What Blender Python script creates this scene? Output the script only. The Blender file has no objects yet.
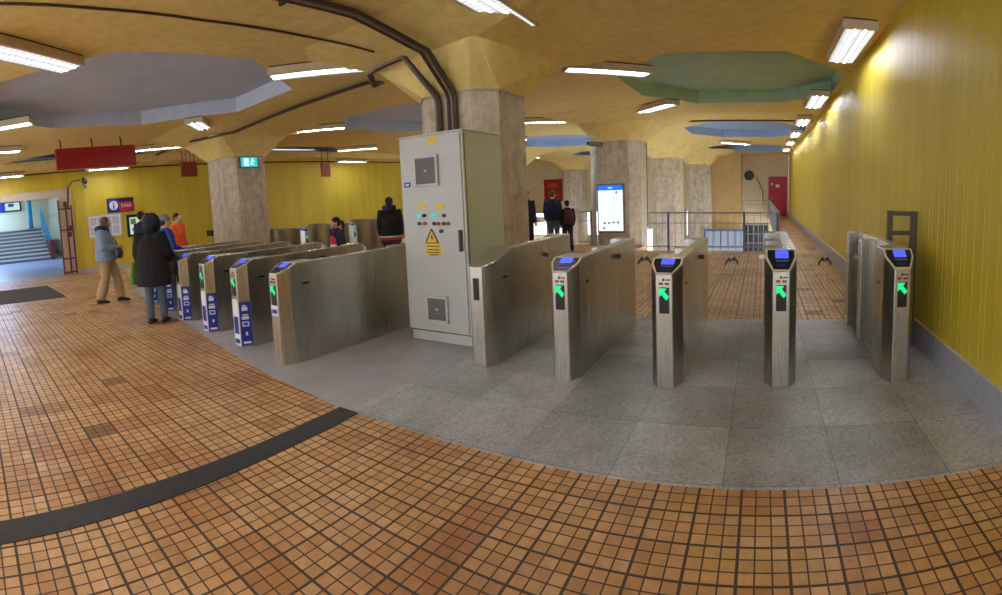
import bpy, bmesh, math, random
from mathutils import Vector, Matrix, Euler
random.seed(7)
S = bpy.context.scene
C = S.collection
PI = math.pi

# ------------------------------------------------------------------ materials
def new_mat(name):
    m = bpy.data.materials.new(name); m.use_nodes = True
    nt = m.node_tree; b = nt.nodes['Principled BSDF']
    return m, nt, b

def lin(c):
    return tuple(((v/255)/12.92 if v/255 <= .04045 else ((v/255+.055)/1.055)**2.4) for v in c) + (1,)

def N(nt, t, **kw):
    n = nt.nodes.new(t)
    for k, v in kw.items(): setattr(n, k, v)
    return n

def math_node(nt, op, a=None, b=None, c=None):
    n = N(nt, 'ShaderNodeMath', operation=op)
    for i, v in enumerate((a, b, c)):
        if v is None: continue
        if isinstance(v, (int, float)): n.inputs[i].default_value = v
        else: nt.links.new(v, n.inputs[i])
    return n.outputs[0]

def mixc(nt, fac, a, b, mode='MIX'):
    n = N(nt, 'ShaderNodeMix', data_type='RGBA', blend_type=mode)
    for i, v in ((0, fac), (6, a), (7, b)):
        if isinstance(v, (int, float)): n.inputs[i].default_value = v
        elif isinstance(v, tuple): n.inputs[i].default_value = v
        else: nt.links.new(v, n.inputs[i])
    return n.outputs[2]

def noise(nt, scale, detail=3, rough=.5, vec=None):
    n = N(nt, 'ShaderNodeTexNoise'); n.inputs['Scale'].default_value = scale
    n.inputs['Detail'].default_value = detail; n.inputs['Roughness'].default_value = rough
    if vec is not None: nt.links.new(vec, n.inputs['Vector'])
    return n.outputs['Fac']

def ramp(nt, fac, stops):
    n = N(nt, 'ShaderNodeValToRGB'); nt.links.new(fac, n.inputs[0])
    e = n.color_ramp.elements
    while len(e) < len(stops): e.new(.5)
    for i, (p, c) in enumerate(stops): e[i].position = p; e[i].color = c
    return n.outputs[0]

def objco(nt):
    return N(nt, 'ShaderNodeTexCoord').outputs['Object']

def geopos(nt):
    return N(nt, 'ShaderNodeNewGeometry').outputs['Position']

def stretch(nt, vec, s):
    n = N(nt, 'ShaderNodeMapping'); n.inputs['Scale'].default_value = s
    nt.links.new(vec, n.inputs['Vector']); return n.outputs[0]

def plain(name, c, rough=.5, metal=0., var=0., vscale=8., bump=0.):
    m, nt, b = new_mat(name)
    b.inputs['Roughness'].default_value = rough; b.inputs['Metallic'].default_value = metal
    col = lin(c)
    v = var or .06
    f = noise(nt, vscale, 4, .6, objco(nt))
    dark = tuple(x*(1-v) for x in col[:3])+(1,); lite = tuple(min(1, x*(1+v)) for x in col[:3])+(1,)
    nt.links.new(ramp(nt, f, [(.3, dark), (.7, lite)]), b.inputs['Base Color'])
    if bump:
        bn = N(nt, 'ShaderNodeBump'); bn.inputs['Strength'].default_value = bump; bn.inputs['Distance'].default_value = .01
        nt.links.new(f, bn.inputs['Height']); nt.links.new(bn.outputs[0], b.inputs['Normal'])
    return m

def glow(name, c, s):
    m, nt, b = new_mat(name)
    b.inputs['Base Color'].default_value = (.02, .02, .02, 1)
    b.inputs['Emission Color'].default_value = lin(c); b.inputs['Emission Strength'].default_value = s
    return m

M = {}
def build_materials():
    # --- stainless steel, brushed
    m, nt, b = new_mat('brushed_steel')
    b.inputs['Metallic'].default_value = 1
    v = geopos(nt)
    f = noise(nt, 1.0, 4, .6, stretch(nt, v, (190, 190, 2.5)))
    g = noise(nt, 2.2, 3, .5, v)
    nt.links.new(mixc(nt, math_node(nt, 'MULTIPLY', f, .14), mixc(nt, g, lin((192, 188, 178)), lin((202, 198, 190))), lin((172, 167, 156))), b.inputs['Base Color'])
    nt.links.new(math_node(nt, 'ADD', math_node(nt, 'MULTIPLY', f, .08), .24), b.inputs['Roughness'])
    M['steel'] = m
    m, nt, b = new_mat('satin_edge_metal')
    b.inputs['Metallic'].default_value = .7; b.inputs['Base Color'].default_value = lin((214, 206, 186)); b.inputs['Roughness'].default_value = .35
    M['edge'] = plain('pale_cream_bezel', (226, 216, 188), .4)
    # --- floor tiles in 3 x 3 sheets
    m, nt, b = new_mat('small_clay_tiles')
    p = geopos(nt)
    sx = N(nt, 'ShaderNodeSeparateXYZ'); nt.links.new(p, sx.inputs[0])
    T = .07298
    u = math_node(nt, 'DIVIDE', math_node(nt, 'ADD', sx.outputs[0], .0954), T)
    w = math_node(nt, 'DIVIDE', math_node(nt, 'ADD', sx.outputs[1], -2.4232+5*T), T)
    def joint(c, width):
        fr = math_node(nt, 'FRACT', c)
        d = math_node(nt, 'ABSOLUTE', math_node(nt, 'SUBTRACT', fr, .5))
        return math_node(nt, 'GREATER_THAN', d, .5-width)
    u3 = math_node(nt, 'DIVIDE', u, 3.0); w3 = math_node(nt, 'DIVIDE', w, 3.0)
    g1 = math_node(nt, 'MAXIMUM', joint(u, .052), joint(w, .052))
    g3 = math_node(nt, 'MAXIMUM', joint(u3, .032), joint(w3, .032))
    grout = math_node(nt, 'MAXIMUM', g1, g3)
    def cell(a, c):
        k = N(nt, 'ShaderNodeCombineXYZ')
        nt.links.new(math_node(nt, 'FLOOR', a), k.inputs[0]); nt.links.new(math_node(nt, 'FLOOR', c), k.inputs[1])
        wn = N(nt, 'ShaderNodeTexWhiteNoise', noise_dimensions='2D'); nt.links.new(k.outputs[0], wn.inputs['Vector'])
        return wn.outputs['Value']
    rt = cell(u, w); rs = cell(u3, w3)
    tile = ramp(nt, rt, [(0, lin((212, 160, 102))), (.5, lin((224, 174, 114))), (1, lin((234, 188, 132)))])
    sheet = ramp(nt, rs, [(0, lin((172, 156, 146))), (.014, lin((178, 160, 146))), (.02, lin((232, 214, 198))), (.12, lin((242, 228, 214))), (.2, lin((255, 255, 255))), (1, lin((255, 255, 255)))])
    col = mixc(nt, 1.0, tile, sheet, 'MULTIPLY')
    big = noise(nt, .9, 4, .62, p)
    wear = ramp(nt, big, [(.3, lin((206, 172, 150))), (.56, (1, 1, 1, 1))])
    col = mixc(nt, .8, col, wear, 'MULTIPLY')
    dirt = noise(nt, 14, 5, .7, p)
    col = mixc(nt, .35, col, ramp(nt, dirt, [(.3, lin((170, 150, 130))), (.6, (1, 1, 1, 1))]), 'MULTIPLY')
    col = mixc(nt, grout, col, lin((84, 68, 56)))
    nt.links.new(col, b.inputs['Base Color'])
    nt.links.new(math_node(nt, 'ADD', math_node(nt, 'MULTIPLY', grout, .4), math_node(nt, 'ADD', math_node(nt, 'MULTIPLY', dirt, .25), .26)), b.inputs['Roughness'])
    bn = N(nt, 'ShaderNodeBump'); bn.inputs['Strength'].default_value = .35; bn.inputs['Distance'].default_value = .004
    nt.links.new(math_node(nt, 'SUBTRACT', 1.0, grout), bn.inputs['Height']); nt.links.new(bn.outputs[0], b.inputs['Normal'])
    M['tile'] = m
    # --- speckled granite slabs
    m, nt, b = new_mat('speckled_granite')
    p = geopos(nt)
    vo = N(nt, 'ShaderNodeTexVoronoi'); vo.inputs['Scale'].default_value = 62; nt.links.new(p, vo.inputs['Vector'])
    sp = ramp(nt, vo.outputs['Color'], [(.05, lin((150, 152, 156))), (.4, lin((204, 205, 206))), (.8, lin((236, 235, 232)))])
    fine = ramp(nt, noise(nt, 130, 3, .7, p), [(.35, lin((160, 162, 166))), (.65, lin((236, 235, 232)))])
    col = mixc(nt, .5, sp, fine)
    sx = N(nt, 'ShaderNodeSeparateXYZ'); nt.links.new(p, sx.inputs[0])
    wn = N(nt, 'ShaderNodeTexWhiteNoise', noise_dimensions='2D'); k = N(nt, 'ShaderNodeCombineXYZ')
    ux = math_node(nt, 'DIVIDE', math_node(nt, 'ADD', sx.outputs[0], .2+6.2), .62); wy = math_node(nt, 'DIVIDE', math_node(nt, 'ADD', sx.outputs[1], -3.17+6.6), .66)
    nt.links.new(math_node(nt, 'FLOOR', ux), k.inputs[0]); nt.links.new(math_node(nt, 'FLOOR', wy), k.inputs[1]); nt.links.new(k.outputs[0], wn.inputs['Vector'])
    col = mixc(nt, 1.0, col, ramp(nt, wn.outputs['Value'], [(0, lin((214, 216, 220))), (1, (1, 1, 1, 1))]), 'MULTIPLY')
    def jn(c, wd):
        fr = math_node(nt, 'FRACT', c); d = math_node(nt, 'ABSOLUTE', math_node(nt, 'SUBTRACT', fr, .5)); return math_node(nt, 'GREATER_THAN', d, .5-wd)
    j = math_node(nt, 'MAXIMUM', jn(ux, .004), jn(wy, .004))
    col = mixc(nt, math_node(nt, 'MULTIPLY', j, .55), col, lin((60, 60, 60)))
    big = ramp(nt, noise(nt, 1.7, 4, .6, p), [(.3, lin((206, 206, 208))), (.7, (1, 1, 1, 1))])
    nt.links.new(mixc(nt, 1.0, col, big, 'MULTIPLY'), b.inputs['Base Color'])
    b.inputs['Roughness'].default_value = .42
    M['granite'] = m
    M['screed'] = plain('smooth_grey_screed', (176, 174, 178), .45, var=.12, vscale=3)
    M['black_strip'] = plain('black_rubber_strip', (50, 49, 52), .55, var=.25, vscale=9)
    M['corridor_floor'] = plain('blue_lit_pale_concrete', (150, 160, 186), .35, var=.1, vscale=5)  # blue of the cool corridor light mixed into the pale concrete colour
    # --- yellow boarding, glossy
    m, nt, b = new_mat('glossy_yellow_boards')
    p = geopos(nt)
    f = noise(nt, 1.0, 4, .6, stretch(nt, p, (3, 3, .35)))
    nt.links.new(ramp(nt, f, [(.3, lin((202, 178, 46))), (.7, lin((220, 196, 66)))]), b.inputs['Base Color'])
    b.inputs['Roughness'].default_value = .45
    M['yellow'] = m
    m, nt, b = new_mat('yellow_plaster_ceiling')
    p = geopos(nt)
    f = noise(nt, .8, 5, .6, p); f2 = noise(nt, 6, 4, .6, p)
    c1 = ramp(nt, f, [(.3, lin((226, 198, 114))), (.7, lin((238, 212, 136)))])
    nt.links.new(mixc(nt, .4, c1, ramp(nt, f2, [(.35, lin((214, 182, 100))), (.6, lin((240, 216, 142)))])), b.inputs['Base Color'])
    b.inputs['Roughness'].default_value = .75
    bn = N(nt, 'ShaderNodeBump'); bn.inputs['Strength'].default_value = .25; bn.inputs['Distance'].default_value = .02
    nt.links.new(f2, bn.inputs['Height']); nt.links.new(bn.outputs[0], b.inputs['Normal'])
    M['ceiling'] = m
    M['cof_grey'] = plain('grey_violet_paint', (190, 198, 214), .7, var=.08, vscale=2)
    M['cof_green'] = plain('sage_green_paint', (166, 196, 172), .7, var=.1, vscale=2)
    M['cof_blue'] = plain('dusty_blue_paint', (156, 178, 214), .7, var=.08, vscale=2)
    # --- raw concrete columns
    m, nt, b = new_mat('raw_board_marked_concrete')
    p = geopos(nt)
    f = noise(nt, 1.0, 5, .65, stretch(nt, p, (9, 9, .8))); f2 = noise(nt, 5, 5, .7, p)
    c1 = ramp(nt, f, [(.28, lin((142, 122, 98))), (.5, lin((188, 172, 148))), (.75, lin((214, 202, 184)))])
    nt.links.new(mixc(nt, .55, c1, ramp(nt, f2, [(.3, lin((148, 124, 96))), (.65, lin((214, 202, 184)))])), b.inputs['Base Color'])
    b.inputs['Roughness'].default_value = .8
    bn = N(nt, 'ShaderNodeBump'); bn.inputs['Strength'].default_value = .4; bn.inputs['Distance'].default_value = .015
    nt.links.new(f2, bn.inputs['Height']); nt.links.new(bn.outputs[0], b.inputs['Normal'])
    M['concrete'] = m
    M['base'] = plain('grey_stone_skirting', (168, 170, 184), .5, var=.12, vscale=14)
    M['cream'] = plain('cream_paint', (214, 200, 160), .6)
    M['tan'] = plain('tan_painted_wall', (206, 168, 110), .6, var=.1, vscale=1.5)
    M['jamb'] = plain('beige_paint', (206, 190, 166), .6)
    M['stairwall'] = plain('pale_ivory_paint', (206, 204, 176), .6)
    M['fixture'] = plain('cream_enamel_housing', (206, 186, 158), .5)
    M['shadow_and_seam'] = plain('dark_brown_shadow_and_seam', (58, 38, 26), .8)  # dark colour for the shadow gap over lights and the wall-top seam
    # --- lamp diffuser with louvre grid: bright cells between darker blades
    m, nt, b = new_mat('lit_louvre_panel')
    o = objco(nt); sx = N(nt, 'ShaderNodeSeparateXYZ'); nt.links.new(o, sx.inputs[0])
    def bl(c, pitch, wd):
        fr = math_node(nt, 'FRACT', math_node(nt, 'DIVIDE', math_node(nt, 'ADD', c, 5.0), pitch))
        d = math_node(nt, 'ABSOLUTE', math_node(nt, 'SUBTRACT', fr, .5)); return math_node(nt, 'GREATER_THAN', d, .5-wd)
    gr = math_node(nt, 'MAXIMUM', bl(sx.outputs[0], .09, .12), bl(sx.outputs[1], .0907, .1))
    b.inputs['Base Color'].default_value = (.5, .5, .55, 1)
    b.inputs['Emission Color'].default_value = (.84, .91, 1, 1)
    ay = math_node(nt, 'ABSOLUTE', math_node(nt, 'SUBTRACT', math_node(nt, 'ABSOLUTE', sx.outputs[1]), .068))
    tube = math_node(nt, 'LESS_THAN', ay, .016)
    lit = math_node(nt, 'ADD', .46, math_node(nt, 'MULTIPLY', tube, LAMP))
    nt.links.new(math_node(nt, 'ADD', math_node(nt, 'MULTIPLY', lit, math_node(nt, 'SUBTRACT', 1.0, gr)), math_node(nt, 'MULTIPLY', gr, .2)), b.inputs['Emission Strength'])
    M['lamp'] = m
    M['cabinet'] = plain('light_grey_powder_coat', (192, 192, 188), .4, var=.04, vscale=4)
    M['cabinet_side'] = plain('lit_side_grey_green_powder_coat', (212, 216, 196), .4, var=.05, vscale=3)  # sides lightened in colour to stand in for light from the far lamps
    M['vent'] = plain('grey_plastic_vent', (118, 112, 112), .6)
    M['ventframe'] = plain('pale_plastic', (196, 196, 192), .5)
    M['black'] = plain('black_plastic', (24, 24, 26), .35)
    M['dark'] = plain('dark_grey_plastic', (52, 52, 54), .5)
    M['white'] = plain('white_vinyl', (226, 228, 232), .45)
    M['bluevinyl'] = plain('deep_blue_vinyl', (34, 50, 158), .4)
    M['yellowvinyl'] = plain('safety_yellow_vinyl', (232, 196, 40), .45)
    M['redsign'] = plain('dark_red_board', (150, 14, 16), .4, var=.1)
    M['rustsign'] = plain('dull_rust_red_board', (136, 50, 32), .5, var=.2, vscale=20)
    M['reddoor'] = plain('crimson_door_paint', (176, 24, 46), .4)
    M['redmetal'] = plain('dark_red_painted_metal', (110, 38, 40), .5, var=.2, vscale=12)
    M['teal'] = plain('teal_painted_post', (40, 150, 196), .5)
    M['bluerail'] = plain('blue_painted_rail', (84, 96, 160), .45)
    M['greyrail'] = plain('grey_painted_rail', (150, 152, 160), .45)
    M['brownmetal'] = plain('dark_bronze_painted_metal', (92, 84, 66), .45, metal=.3)
    M['pipe'] = plain('brown_conduit', (70, 52, 38), .55, var=.25, vscale=10)
    M['pipe_pale'] = plain('grey_conduit', (124, 108, 90), .55, var=.2, vscale=10)
    M['matting'] = plain('worn_charcoal_matting', (70, 64, 58), .9, var=.4, vscale=10)
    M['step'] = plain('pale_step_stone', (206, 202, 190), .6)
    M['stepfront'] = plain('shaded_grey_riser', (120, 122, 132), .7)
    M['screen'] = glow('blue_lit_screen', (70, 88, 255), .6)
    M['greenled'] = glow('green_lit_arrow', (10, 226, 130), .52)
    M['redled'] = glow('red_lit_dots', (220, 30, 30), .3)
    M['exit'] = glow('turquoise_lit_sign', (40, 190, 200), .5)
    M['exitwhite'] = glow('pale_lit_symbol', (200, 255, 250), .55)
    M['mapwhite'] = glow('lit_map_poster', (232, 248, 244), .52)
    M['mapblue'] = glow('lit_blue_header', (20, 110, 235), .5)
    M['daylight'] = glow('daylit_window', (238, 246, 255), 1.1)
    M['posterlight'] = glow('pale_lit_poster', (188, 204, 222), .24)
    M['tealled'] = glow('turquoise_pilot_lamp', (60, 220, 200), .4)
    M['coolfill'] = glow('cool_fill_panel', (176, 206, 255), 24)  # emission of the added corridor fill lights
    M['displaywhite'] = glow('pale_lit_display', (200, 226, 216), .42)
    m, nt, b = new_mat('clear_flap_glass')
    out = nt.nodes['Material Output']
    tr = N(nt, 'ShaderNodeBsdfTransparent'); gl = N(nt, 'ShaderNodeBsdfGlossy'); gl.inputs['Roughness'].default_value = .03
    tr.inputs['Color'].default_value = (.93, .95, .94, 1)
    fr = N(nt, 'ShaderNodeFresnel'); fr.inputs['IOR'].default_value = 1.35
    mx = N(nt, 'ShaderNodeMixShader'); nt.links.new(fr.outputs[0], mx.inputs[0]); nt.links.new(tr.outputs[0], mx.inputs[1]); nt.links.new(gl.outputs[0], mx.inputs[2])
    nt.links.new(mx.outputs[0], out.inputs[0])
    M['glass'] = m
    # people
    for k, c, r in (('skin', (206, 156, 130), .5), ('hair_dark', (34, 26, 24), .6), ('hair_brown', (96, 62, 48), .6), ('puffer', (126, 138, 160), .6), ('navy', (30, 34, 52), .8),
                    ('khaki', (176, 146, 108), .85), ('blackcoat', (18, 17, 21), .85), ('fur', (30, 26, 28), 1.), ('jeans', (84, 104, 122), .85), ('boots', (26, 24, 26), .6),
                    ('beanie', (136, 128, 128), .95), ('bluejacket', (34, 66, 160), .7), ('hivis', (236, 88, 30), .7), ('redtop', (210, 36, 44), .8), ('whitetop', (222, 222, 230), .8),
                    ('darkblue', (34, 42, 78), .8), ('burgundy', (84, 30, 36), .8), ('greenbag', (110, 150, 60), .7), ('bluebag', (50, 110, 160), .7), ('stripe', (190, 70, 50), .8), ('cap', (116, 40, 48), .8)):
        M[k] = plain('cloth_'+k if k not in ('skin',) else 'skin', c, r, var=.12, vscale=14)
LAMP = 46.0
build_materials()

# ------------------------------------------------------------------ mesh helpers
class MB:
    def __init__(s): s.v = []; s.f = []
    def quad(s, *pts):
        i = len(s.v); s.v += [tuple(p) for p in pts]; s.f.append(tuple(range(i, i+len(pts)))); return s
    def box(s, x0, x1, y0, y1, z0, z1):
        i = len(s.v)
        s.v += [(x0,y0,z0),(x1,y0,z0),(x1,y1,z0),(x0,y1,z0),(x0,y0,z1),(x1,y0,z1),(x1,y1,z1),(x0,y1,z1)]
        s.f += [tuple(i+k for k in q) for q in ((0,3,2,1),(4,5,6,7),(0,1,5,4),(1,2,6,5),(2,3,7,6),(3,0,4,7))]; return s
    def bar(s, a, b, w, h, up=(0,0,1)):
        a, b = Vector(a), Vector(b); d = (b-a).normalized(); u = Vector(up)
        if abs(d.dot(u)) > .95: u = Vector((1,0,0))
        r = d.cross(u).normalized()*w/2; t = r.cross(d).normalized()*h/2
        i = len(s.v)
        for p in (a, b): s.v += [tuple(p+q) for q in (-r-t, r-t, r+t, -r+t)]
        s.f += [tuple(i+k for k in q) for q in ((0,1,2,3),(7,6,5,4),(0,4,5,1),(1,5,6,2),(2,6,7,3),(3,7,4,0))]; return s
    def loft(s, rings, cap=True):
        n = len(rings[0]); i = len(s.v)
        for r in rings: s.v += [tuple(p) for p in r]
        for k in range(len(rings)-1):
            for j in range(n):
                a = i+k*n+j; b = i+k*n+(j+1) % n
                s.f.append((a, b, b+n, a+n))
        if cap:
            s.f.append(tuple(i+j for j in reversed(range(n)))); s.f.append(tuple(i+(len(rings)-1)*n+j for j in range(n)))
        return s
    def prism(s, poly, z0, z1):
        return s.loft([[(x, y, z0) for x, y in poly], [(x, y, z1) for x, y in poly]])
    def tube(s, pts, rad, n=10):
        pts = [Vector(p) for p in pts]
        if isinstance(rad, (int, float)): rad = [rad]*len(pts)
        rings = []; prev = None
        for k, p in enumerate(pts):
            d = (pts[min(k+1, len(pts)-1)]-pts[max(k-1, 0)]).normalized()
            u = prev if prev is not None else (Vector((1,0,0)) if abs(d.x) < .8 else Vector((0,1,0)))
            r = (u - d*u.dot(d)).normalized(); t = d.cross(r); prev = r
            rr = rad[k]; ra, rb = (rr if isinstance(rr, tuple) else (rr, rr))
            rings.append([p + r*ra*math.cos(2*PI*j/n) + t*rb*math.sin(2*PI*j/n) for j in range(n)])
        return s.loft(rings)
    def ball(s, c, r, n=14, m=9):
        c = Vector(c); r = (r, r, r) if isinstance(r, (int, float)) else r
        rings = []
        for k in range(1, m):
            a = PI*k/m
            rings.append([(c.x+r[0]*math.sin(a)*math.cos(2*PI*j/n), c.y+r[1]*math.sin(a)*math.sin(2*PI*j/n), c.z-r[2]*math.cos(a)) for j in range(n)])
        return s.loft(rings)
    def disc(s, c, r, d, axis='y', n=20):
        c = Vector(c); rings = []
        for k in (0, d):
            ring = []
            for j in range(n):
                a = 2*PI*j/n
                if axis == 'y': ring.append((c.x+r*math.cos(a), c.y+k, c.z+r*math.sin(a)))
                elif axis == 'x': ring.append((c.x+k, c.y+r*math.cos(a), c.z+r*math.sin(a)))
                else: ring.append((c.x+r*math.cos(a), c.y+r*math.sin(a), c.z+k))
            rings.append(ring)
        return s.loft(rings)
    def xf(s, mat, start=0):
        for i in range(start, len(s.v)): s.v[i] = tuple(mat @ Vector(s.v[i]))
        return s
    def mesh(s, name):
        me = bpy.data.meshes.new(name); me.from_pydata(s.v, [], s.f); me.update()
        bm = bmesh.new(); bm.from_mesh(me); bmesh.ops.recalc_face_normals(bm, faces=bm.faces); bm.to_mesh(me); bm.free()
        return me
    def build(s, name, mat, parent=None, smooth=False, bevel=0, loc=None):
        me = s.mesh(name); me.materials.append(M[mat] if isinstance(mat, str) else mat)
        if smooth:
            for p in me.polygons: p.use_smooth = True
        o = bpy.data.objects.new(name, me); C.objects.link(o)
        if loc: o.location = loc
        if parent: o.parent = parent
        if bevel:
            b = o.modifiers.new('bevel', 'BEVEL'); b.width = bevel; b.segments = 2; b.limit_method = 'ANGLE'
        return o

def empty(name, loc=(0,0,0), rz=0):
    o = bpy.data.objects.new(name, None); C.objects.link(o); o.location = loc; o.rotation_euler = (0, 0, rz); return o
def tag(o, label, cat, group=None):
    o['label'] = label; o['category'] = cat
    if group: o['group'] = group
    return o
def struct(o):
    o['kind'] = 'structure'; return o
def text(name, body, size, mat, parent, loc, rot, extrude=.002):
    cu = bpy.data.curves.new(name, 'FONT'); cu.body = body; cu.size = size; cu.extrude = extrude; cu.align_x = 'CENTER'; cu.align_y = 'CENTER'
    t = bpy.data.objects.new(name, cu); C.objects.link(t)
    me = bpy.data.meshes.new_from_object(t.evaluated_get(bpy.context.evaluated_depsgraph_get()))
    bpy.data.objects.remove(t)
    o = bpy.data.objects.new(name, me); me.materials.clear(); me.materials.append(M[mat]); C.objects.link(o)
    o.parent = parent; o.location = loc; o.rotation_euler = rot
    return o

# ------------------------------------------------------------------ setting
ZC = 3.667; WX = 1.562; LX = -16.6; YB = 30.7
def boards(y0, y1, x, face, z0, z1):
    """vertical boards along Y with narrow rounded grooves; face = +1 looks to +X, -1 looks to -X"""
    prof = []; y = y0; k = 0
    g, d = .004, .008
    while y < y1:
        wd = .165 if k % 3 else .083
        e = min(y+wd, y1)
        prof += [(y, 0), (e-2*g, 0), (e-1.4*g, -d), (e-.6*g, -d)]
        y = e; k += 1
    prof.append((y1, 0))
    mb = MB()
    n = len(prof)
    mb.v = [(x+face*q, yy, z0) for yy, q in prof] + [(x+face*q, yy, z1) for yy, q in prof]
    mb.f = [(i, i+1, n+i+1, n+i) for i in range(n-1)]
    i = len(mb.v)
    mb.box(x-face*.12, x-face*.02, y0, y1, z0, z1)
    return mb
YF = -5.0
struct(boards(YF, YB, WX+.004, -1, .262, 3.9).build('wall_right', 'yellow'))
b = MB().box(WX-.012, WX+.12, YF, YB, 0, .255)
struct(b.build('baseboard_right', 'base', bevel=.004))
struct(MB().box(WX-.016, WX+.02, YF, YB, .255, .272).build('trim_right', 'cream'))
struct(boards(3.62, YB, LX, 1, .14, 3.9).build('wall_left', 'yellow'))
struct(MB().box(LX-.1, LX+.02, 3.62, YB, 0, .14).build('baseboard_left', 'base'))
struct(boards(-3.2, 3.62, LX, 1, 2.86, 3.9).build('wall_header', 'yellow'))
struct(MB().box(LX-.12, LX+.05, -3.2, 3.62, 2.6, 2.86).build('trim_1', 'jamb'))
struct(MB().box(LX-.2, LX+.04, 3.17, 3.62, 0, 2.6).build('trim_2', 'jamb', bevel=.01))
struct(boards(YF, -3.2, LX, 1, 0, 3.9).build('wall_left', 'yellow'))

# floors
STRIP_L = lambda y: (-2.735-.055*y, y)
STRIP_R = lambda y: (-2.53-.057*y, y)
fl = MB()
for x0, x1, y0, y1 in ((LX, WX, YF, 12.8), (LX, -3.3, 12.8, 13.95), (.45, WX, 12.8, 13.95), (LX, -13.5, 13.95, YB), (.45, WX, 13.95, YB)):
    fl.box(x0, x1, y0, y1, -.25, 0)
struct(fl.build('floor', 'tile'))
struct(MB().prism([(-2.78, 2.487), (WX-.01, 2.487), (WX-.01, 5.95), (-2.66, 5.95)], .0005, .006).build('floor_granite', 'granite'))
struct(MB().prism([(-11.2, 3.62), (-6.9, 2.99), (-5.28, 2.74), (-4.13, 2.57), (-2.86, 2.47), (-2.78, 2.487), (-2.66, 5.95), (-11.2, 5.95)], .0005, .005).build('floor_screed', 'screed'))
struct(MB().prism([STRIP_L(YF), STRIP_R(YF), STRIP_R(2.478), STRIP_L(2.478)], .0005, .005).build('floor_strip', 'black_strip'))
struct(MB().box(-32, LX, -3.2, 5.4, -.2, .0).build('floor_corridor', 'corridor_floor'))
struct(MB().box(LX, WX, 12, YB+6, -4.8, -4.5).build('floor_platform', 'screed'))

struct(MB().box(LX-.1, -15.25, YF, YB, 3.45, ZC+.01).build('trim_3', 'ceiling'))
struct(MB().box(LX, LX+.05, YF, YB, 3.41, 3.45).build('trim_4', 'shadow_and_seam'))

# ceiling: strips of 8 m cells, an octagonal recess in each
def ceiling_cells():
    mb = MB(); cof = []
    cols = [(-20.2, -12.3, -16.1, 2.1, (3.7, 11.7, 19.7, 27.7, -4.3)), (-12.3, -4.4, -8.25, 2.25, (3.05, 11.05, 19.6, 27.6, -4.95)), (-4.4, 3.2, -.6, 2.08, (2.3, 10.3, 18.35, 26.35, -5.7))]
    for ci, (x0, x1, xc, hx, rows) in enumerate(cols):
        rows = sorted(rows)
        ys = [rows[0]-4] + [(a+b)/2 for a, b in zip(rows, rows[1:])] + [rows[-1]+4.2]
        for ri, yc in enumerate(rows):
            y0, y1 = ys[ri], ys[ri+1]
            hy = 2.65 if (ci == 1 and ri == 1) else 2.3
            c = .98
            oc = [(hx, -c), (hx, c), (c, hy), (-c, hy), (-hx, c), (-hx, -c), (-c, -hy), (c, -hy)]
            oc = [(xc+a, yc+b_) for a, b_ in oc]
            R = [(x1, y0), (x1, y1), (x0, y1), (x0, y0)]
            z = ZC
            P = lambda q: (q[0], q[1], z)
            for side in range(4):
                a, b_ = oc[2*side], oc[2*side+1]
                r0, r1 = R[(side+3) % 4] if False else R[side], R[(side+1) % 4]
            quads = [((x1,y0),(x1,y1),oc[1],oc[0]), ((x1,y1),(x0,y1),oc[3],oc[2]), ((x0,y1),(x0,y0),oc[5],oc[4]), ((x0,y0),(x1,y0),oc[7],oc[6])]
            tris = [((x1,y1),oc[2],oc[1]), ((x0,y1),oc[4],oc[3]), ((x0,y0),oc[6],oc[5]), ((x1,y0),oc[0],oc[7])]
            for q in quads+tris: mb.quad(*[P(k) for k in q])
            cof.append((oc, ci, ri, xc, yc))
    return mb, cof
mb, cof = ceiling_cells()
me_c = mb.build('ceiling', 'ceiling'); struct(me_c)
for p in me_c.data.polygons:
    if p.normal.z > 0: p.flip()
for oc, ci, ri, xc, yc in cof:
    k = MB()
    top = [(x, y, ZC+.29) for x, y in oc]; rim = [(x, y, ZC-.001) for x, y in oc]
    k.loft([rim, top], cap=False); k.quad(*top)
    mt = 'cof_green' if (ci == 2 and ri == 2) else ('cof_grey' if ci < 2 and ri < 3 else 'cof_blue')
    k.build('coffer', mt, me_c)
struct(MB().box(-20.2, 3.2, YF, YB+6, 4.02, 4.1).build('ceiling_slab', 'ceiling'))

# back wall, its red door, side wall behind the stairwell
struct(MB().box(LX, WX, YB, YB+.2, -4.5, 3.9).build('wall_back', 'cream'))
d = struct(MB().box(.42, 1.42, YB-.06, YB+.01, 0, 2.3).build('door_1', 'reddoor', bevel=.01))
MB().box(.36, .42, YB-.08, YB, 0, 2.36).box(1.42, 1.48, YB-.08, YB, 0, 2.36).box(.42, 1.42, YB-.08, YB, 2.3, 2.36).build('door_frame', 'reddoor', d)
MB().box(.8, 1.02, YB-.066, YB-.058, 1.72, 1.9).build('notice_plate', 'white', d); MB().box(.5, .62, YB-.066, YB-.058, 1.86, 1.98).build('notice_plate', 'white', d)
MB().bar((.5, YB-.1, 1.05), (.62, YB-.1, 1.05), .02, .02).box(.5, .53, YB-.1, YB-.05, 1.03, 1.07).build('door_handle', 'edge', d)
struct(MB().box(-3.3, -1.23, 29.2, YB, -4.5, 3.66).build('wall_block', 'tan'))
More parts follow.
